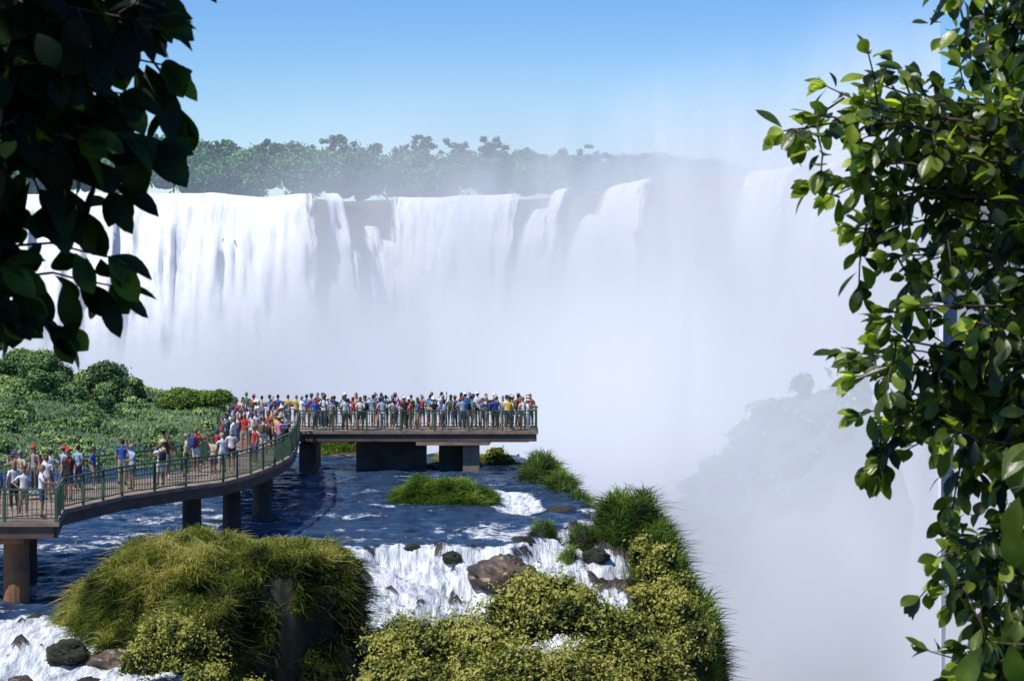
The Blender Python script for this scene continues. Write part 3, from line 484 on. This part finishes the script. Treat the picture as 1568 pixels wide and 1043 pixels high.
    if hat:
        th=np.linspace(0,2*math.pi,20,endpoint=False); br=(.15 if hat==1 else .088); rings=[]
        for rr_,zz in ((br,.045),(br*1.0,.055),(.09,.07),(.085,.13),(.05,.15),(.001,.152)):
            rings.append(np.stack([np.cos(th)*rr_*.95,np.sin(th)*rr_*1.08+(.05*(np.sin(th)>0)*np.sin(th) if hat==2 and zz<.06 else 0),np.full(20,zz)],1)+hc)
        Vh=np.vstack(rings); Fh=[[i*20+j,i*20+(j+1)%20,(i+1)*20+(j+1)%20,(i+1)*20+j] for i in range(5) for j in range(20)]; A.add(Vh,Fh,5)
    if bag:
        v2,f2,d2=sph((0,0,0),(1,1,1),16,10); P=np.sign(d2)*np.abs(d2)**.55*np.array((.15,.085,.21))+np.array((0,-.19,1.22)); A.add(P,f2,5)
        for sx in(-1,1): A.tube([(sx*.09,-.14,1.40),(sx*.1,-.03,1.475),(sx*.1,.1,1.40),(sx*.11,.11,1.2),(sx*.12,-.1,1.08)],[.018]*5,6,5)
    if pose=='camera': A.beam((-.05,.33,1.6),(.05,.33,1.6),.05,.065,3); A.tube([(0,.34,1.6),(0,.41,1.6)],[.028,.026],10,3)
    o=A.obj('person_proto',[SK[0],SH[0],PT[0],HR[0],SO[0],HT[0]],True); m_=o.data; bpy.data.objects.remove(o); return m_
protos=[make_person(*a_) for a_ in [('rail',0,0,1,0,0),('rail',1,0,0,0,0),('camera',0,1,1,0,0),('down',2,1,1,0,0),('down',0,0,0,1,1),('rail',0,1,0,1,1),('hip',0,0,1,0,0),('point',2,0,0,0,0),('cross',0,0,1,1,1),('camera',1,0,0,0,1),('wave',0,0,1,0,0),('down',1,1,0,0,0),('down',0,0,1,0,0)]]
pr_=random.Random(5)
def person(x,y,face,proto=None,shirt=None):
    me=protos[pr_.randrange(len(protos)) if proto is None else proto]; o=bpy.data.objects.new('person',me); sc.collection.objects.link(o)
    o.location=(x,y,ZD+.005); o.rotation_euler=(0,0,math.radians(face)); s=pr_.uniform(.93,1.07); o.scale=(s*1.05,s*1.05,s)
    pick=[pr_.choice(SK),SH[shirt] if shirt is not None else pr_.choice(SH),pr_.choice(PT),pr_.choice(HR),pr_.choice(SO),pr_.choice(HT)]
    for i,m_ in enumerate(pick): o.material_slots[i].link='OBJECT'; o.material_slots[i].material=m_
x=-14.6
while x<1.0: person(x,105.05+pr_.uniform(-.08,.05),pr_.uniform(-25,25),pr_.choice([0,1,5,2,9,0])); x+=pr_.uniform(.40,.6)
x=-11.5
while x<0.9: person(x,104.2+pr_.uniform(-.35,.3),pr_.uniform(-60,60)); x+=pr_.uniform(.40,.75)
x=-10.6
while x<0.8: person(x,102.7+pr_.uniform(-.5,.4),pr_.choice([0,20,180,90,-90,-30,160])+pr_.uniform(-25,25)); x+=pr_.uniform(.45,.9)
x=-10.5
while x<0.6: person(x,101.98,180+pr_.uniform(-40,40),pr_.choice([0,4,6,12,8,1])); x+=pr_.uniform(.8,1.8)
for yy in (102.2,102.9,103.6,104.2): person(.85,yy,-90+pr_.uniform(-20,20),pr_.choice([0,5,1]))
for i in range(34):
    yy=87+ i*.42; xl=np.interp(yy,[82,88,99.6,105],[-13.6,-13.7,-15.1,-15.2])+.5; xr=np.interp(yy,[87,92,101.5],[-10,-10.3,-11.2])-.5
    person(pr_.uniform(xl,xr),yy,pr_.choice([0,180,-30,-90,90,20])+pr_.uniform(-30,30))
for i in range(22):
    t=(i+pr_.uniform(0,.5))/22; x0=np.interp(t,[0,.55,.8,1],[-18.4,-13.4,-11.9,-11.2]); y0=np.interp(t,[0,.12,.3,.55,.8,1],[70.3,70.2,72.3,76.0,79.5,85])
    sd=pr_.choice([-.55,.0,.8,1.3]); person(x0-sd*.7,y0+sd*.8,pr_.choice([-50,140,180,0,-90,40,100])+pr_.uniform(-30,30))
for (x,y,f_,p_,s_) in [(-16.6,65.0,200,6,0),(-15.8,64.2,-80,0,1),(-17.3,66.4,30,4,3),(-18.5,68.0,-20,2,11),(-17.9,69.6,160,8,14),(-16.8,69.0,10,12,0),(-16.2,69.8,170,3,8),(-17.4,64.5,60,12,12)]: person(x,y,f_,p_,s_)
# ------------------------------------------------------------------ framing trees
def mat_leaf(name,cols,tr,rough,spec,tint=(3.0,3.0,.8)):
    m,nt,out=newmat(name); at=N(nt,'ShaderNodeAttribute',attribute_name='var'); geo=N(nt,'ShaderNodeNewGeometry')
    no=N(nt,'ShaderNodeTexNoise',Scale=14.0,Detail=4.0); L(nt,geo.outputs['Position'],no.inputs[0])
    v=mathn(nt,'ADD',at.outputs['Fac'],mathn(nt,'MULTIPLY',mathn(nt,'SUBTRACT',no.outputs[0],.5),.5),True); r=ramp(nt,cols); L(nt,v,r.inputs[0])
    p=N(nt,'ShaderNodeBsdfPrincipled',Roughness=rough); p.inputs['Specular IOR Level'].default_value=spec; L(nt,r.outputs[0],p.inputs['Base Color'])
    b=N(nt,'ShaderNodeBump',Strength=.25,Distance=.005); n2=N(nt,'ShaderNodeTexNoise',Scale=60.0,Detail=3.0); L(nt,geo.outputs['Position'],n2.inputs[0]); L(nt,n2.outputs[0],b.inputs['Height']); L(nt,b.outputs[0],p.inputs['Normal'])
    t=N(nt,'ShaderNodeBsdfTranslucent'); mx=N(nt,'ShaderNodeMix',data_type='RGBA',blend_type='MULTIPLY'); mx.inputs[0].default_value=1; L(nt,r.outputs[0],mx.inputs[6]); mx.inputs[7].default_value=(*tint,1); L(nt,mx.outputs[2],t.inputs[0])
    ms=N(nt,'ShaderNodeMixShader'); ms.inputs[0].default_value=tr; L(nt,p.outputs[0],ms.inputs[1]); L(nt,t.outputs[0],ms.inputs[2]); L(nt,ms.outputs[0],out.inputs[0]); return m
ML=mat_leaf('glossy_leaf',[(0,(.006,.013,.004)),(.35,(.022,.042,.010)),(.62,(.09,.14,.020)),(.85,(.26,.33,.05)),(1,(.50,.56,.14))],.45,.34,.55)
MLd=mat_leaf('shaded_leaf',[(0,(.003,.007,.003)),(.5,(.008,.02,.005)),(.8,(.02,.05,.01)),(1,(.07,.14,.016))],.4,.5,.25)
MBk=mat_solid('bark',(.10,.07,.05),(.03,.02,.015),20,.9,.5)
class Tree:
    def __init__(s,seed): s.r=np.random.default_rng(seed); s.A=Acc()
    def leaf(s,p,d,nrm,ln,wd,var):
        r=s.r; d=unit(d); side=unit(np.cross(d,nrm)); nn=np.cross(side,d); t=np.linspace(0,1,8); wq=np.sin(np.pi*t**1.25)**.75; wq[0]=.04; wq[-1]=.02
        curl=r.uniform(.05,.3)*ln; fold=r.uniform(.1,.45); V=[]
        for k_,u in enumerate((-1,-.5,0,.5,1)):
            wv=side*(u*wd*wq)[:,None]; V.append(p+d*(t*ln)[:,None]+wv+nn*((abs(u)*fold*wd*wq)-curl*t**2)[:,None])
        V=np.stack(V,0).reshape(-1,3); F=grid_faces(5,8); s.A.add(V,F,0,var)
    def twig(s,P,r0,ln,wd,step,var,sub=True,hang=.4,nyc=-.4,depth=0,bunch=5):
        r=s.r; P=np.array(P,float); sg=np.concatenate([[0],np.cumsum(np.linalg.norm(np.diff(P,axis=0),axis=1))]); n=max(4,int(sg[-1]/.06)); q=np.linspace(0,sg[-1],n)
        C=np.stack([np.interp(q,sg,P[:,i]) for i in range(3)],1); C+=np.cumsum(r.normal(size=C.shape)*.006,axis=0); s.A.tube(C,np.linspace(r0,.0022,n),6,1)
        q2=np.arange(.05,sg[-1],step); 
        for j,qq in enumerate(q2):
            c=np.array([np.interp(qq,q,C[:,i]) for i in range(3)]); e=np.array([np.interp(qq+.02,q,C[:,i]) for i in range(3)]); T=unit(e-c+1e-6)
            sd=unit(np.cross(T,r.normal(size=3))); d=unit(T*r.uniform(.2,.9)+sd*1.0+np.array((0,0,-hang*r.uniform(0,1.6))))
            nr=unit(np.array((r.normal()*.5,r.normal()*.5+nyc,1.))+sd*.3); s.leaf(c+d*.012,d,nr,ln*r.uniform(.55,1.25),wd*r.uniform(.75,1.2),np.clip(r.normal(var,.2),0,.9))
            if sub and j%3==1 and qq>.12:
                l2=r.uniform(.09,.2); d2=unit(T*.6+unit(r.normal(size=3)*np.array((.7,.8,1)))+np.array((0,0,-.1))); s.twig([c,c+d2*l2*.5,c+d2*l2+np.array((0,0,-.015))],r0*.4,ln,wd,step*.9,var,False,hang,nyc,1,4)
        tp=C[-1];T=unit(C[-1]-C[-2])
        for j in range(bunch):
            sd=unit(np.cross(T,r.normal(size=3))); d=unit(T+sd*r.uniform(.2,.9)+np.array((0,0,-hang*.5))); s.leaf(tp,d,unit(np.array((r.normal()*.5,nyc+r.normal()*.4,1.))),ln*r.uniform(.6,1.1),wd*r.uniform(.7,1.1),np.clip(r.normal(var+(.38 if depth==0 else .1),.15),0,1))
T=Tree(41); A=T.A
A.tube([(-2.0,4.0,8.6),(-1.95,4.1,9.8),(-1.85,4.1,10.9),(-1.9,4.0,12.2),(-1.7,3.9,13.2)],[.13,.11,.09,.07,.04],12,1)
tw=[[(-1.85,11.5),(-1.2,11.47),(-.84,11.42)],[(-1.85,11.35),(-1.2,11.40),(-.80,11.33)],[(-1.85,11.3),(-1.2,11.33),(-.80,11.28)],[(-1.85,11.2),(-1.2,11.24),(-.83,11.20)],[(-1.85,11.15),(-1.2,11.20),(-.85,11.14)],[(-1.85,11.1),(-1.2,11.17),(-.88,11.10)],[(-1.85,11.0),(-1.3,11.12),(-.92,11.06)],[(-1.85,11.0),(-1.3,11.06),(-1.04,11.04)],[(-1.85,10.95),(-1.3,11.0),(-1.15,10.98)],
[(-1.85,10.8),(-1.3,10.84),(-1.02,10.87),(-.89,10.84)],[(-1.85,10.7),(-1.3,10.78),(-1.02,10.80),(-.90,10.77)],[(-1.85,10.65),(-1.3,10.75),(-1.06,10.76),(-.98,10.72)],[(-1.85,10.75),(-1.3,10.80),(-1.10,10.82)],[(-1.85,11.42),(-1.2,11.46),(-.86,11.46)],[(-1.85,10.7),(-1.3,10.76),(-1.12,10.74)],[(-1.85,10.62),(-1.3,10.72),(-1.1,10.70)]]
for i,t in enumerate(tw):
    y0=4.2+T.r.uniform(-.12,.12); T.twig([(x_,y0 if j else 4.1,z_) for j,(x_,z_) in enumerate(t)],.008,.11,.031,.030,.40,i<8,1.0,-.9,0,5)
for i in range(1000):
    p=np.array((T.r.uniform(-1.75,-.96),T.r.uniform(3.9,4.6),T.r.uniform(11.12,11.8))); T.leaf(p,np.array((T.r.normal()*.6+.2,T.r.normal()*.5,-.8)),unit(T.r.normal(size=3)*.7+np.array((0,-1,.3))),.10*T.r.uniform(.7,1.1),.029,T.r.uniform(.1,.65))
for i in range(1500):
    p=np.array((T.r.uniform(-3.2,-.45),T.r.uniform(2.2,5.2),T.r.uniform(11.85,13.0))); T.leaf(p,np.array((T.r.normal(),T.r.normal(),-.6)),unit(T.r.normal(size=3)*.6+np.array((0,0,1))),.14,.043,T.r.uniform(.1,.6))  # crown leaves above the view, added to shade the branches below
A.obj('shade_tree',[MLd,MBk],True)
T=Tree(43); A=T.A
A.tube([(2.2,5.6,8.5),(2.1,5.6,9.6),(1.95,5.6,10.6),(1.95,5.5,11.6),(1.8,5.5,12.6)],[.12,.10,.08,.06,.03],12,1)
tw=[[(1.9,11.8),(1.45,11.70),(1.30,11.62)],[(1.9,11.6),(1.5,11.55),(1.36,11.50)],[(1.9,11.0),(1.35,11.2),(1.08,11.30),(.93,11.37)],[(1.6,11.1),(1.25,11.22),(1.0,11.22),(.76,11.19)],[(1.9,11.2),(1.35,11.3),(1.12,11.31)],[(1.9,10.95),(1.3,11.07),(1.0,11.10),(.92,11.06)],[(1.9,10.9),(1.25,10.99),(.97,10.93)],[(1.9,10.8),(1.35,10.88),(1.10,10.86)],
[(1.9,10.75),(1.4,10.72),(1.15,10.72)],[(1.9,10.5),(1.35,10.58),(1.03,10.62)],[(1.9,10.45),(1.3,10.50),(1.02,10.50)],[(1.9,10.35),(1.3,10.43),(1.0,10.42)],[(1.9,10.25),(1.4,10.33),(1.24,10.32)],[(1.9,10.2),(1.48,10.24)],[(1.9,10.1),(1.42,10.08),(1.22,10.03)],[(1.9,9.95),(1.42,9.98),(1.22,9.96)],[(1.9,9.85),(1.46,9.90)],[(1.9,9.6),(1.4,9.70),(1.24,9.68)],
[(1.9,11.4),(1.5,11.42),(1.40,11.36)],[(1.9,11.0),(1.55,11.15),(1.35,11.12)],[(1.9,10.6),(1.5,10.62),(1.3,10.66)],[(1.9,10.4),(1.5,10.45),(1.36,10.4)],[(1.9,9.75),(1.55,9.8),(1.45,9.78)],[(1.9,9.65),(1.5,9.66),(1.36,9.64)],[(1.9,11.3),(1.6,11.25),(1.42,11.22)],[(1.9,10.85),(1.6,10.8),(1.45,10.82)],
[(1.6,11.2),(1.2,11.26),(1.0,11.28)],[(1.6,11.1),(1.2,11.15),(1.0,11.16)],[(1.6,11.0),(1.2,11.05),(1.03,11.03)],[(1.6,11.35),(1.45,11.3),(1.22,11.28)],[(1.5,11.25),(1.25,11.33),(1.1,11.35)],[(1.6,10.55),(1.3,10.55),(1.12,10.55)],[(1.6,10.5),(1.4,10.46),(1.2,10.45)],[(1.7,10.05),(1.5,10.0),(1.35,9.98)],[(1.7,10.2),(1.55,10.12),(1.42,10.12)],[(1.6,10.4),(1.3,10.38),(1.1,10.38)],[(1.7,9.7),(1.5,9.72),(1.3,9.7)],[(1.5,11.15),(1.2,11.1),(.98,11.12)]]
for i,t in enumerate(tw):
    y0=5.5+T.r.uniform(-.2,.2); T.twig([(x_,y0+(.1 if j==1 else 0),z_) for j,(x_,z_) in enumerate(t)],.009,.074,.020,.024,.48,True,.5,-.6,0,6)
for i in range(2200):
    zz=T.r.uniform(9.5,11.8); xl=np.interp(zz,[9.5,10.2,10.6,11.0,11.5,11.8],[1.42,1.36,1.33,1.30,1.38,1.34]); p=np.array((T.r.uniform(xl,1.95),T.r.uniform(5.2,6.3),zz)); T.leaf(p,T.r.normal(size=3)+np.array((-.3,0,-.4)),unit(T.r.normal(size=3)*.6+np.array((0,-.6,1))),.075*T.r.uniform(.7,1.15),.021,T.r.uniform(.0,.75))
for (x_,y_,z_,dx,dz) in [(1.22,4.6,10.28,-.25,-1),(1.2,4.6,10.22,.1,-1),(1.18,4.6,10.32,.5,.8),(1.13,4.6,9.92,-.5,-1),(1.2,4.6,9.93,.2,-1),(1.24,4.6,10.4,-.3,-1)]: T.leaf(np.array((x_,y_,z_)),np.array((dx,.1,dz)),unit(np.array((-.4,-.8,.5))),.12,.03,.6)
A.tube([(1.6,4.7,10.25),(1.35,4.6,10.33),(1.2,4.6,10.3)],[.006,.004,.002],6,1); A.tube([(1.6,4.7,9.8),(1.35,4.6,9.92),(1.14,4.6,9.93)],[.006,.004,.002],6,1)
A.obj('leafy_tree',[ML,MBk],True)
print('objects',len(bpy.data.objects))
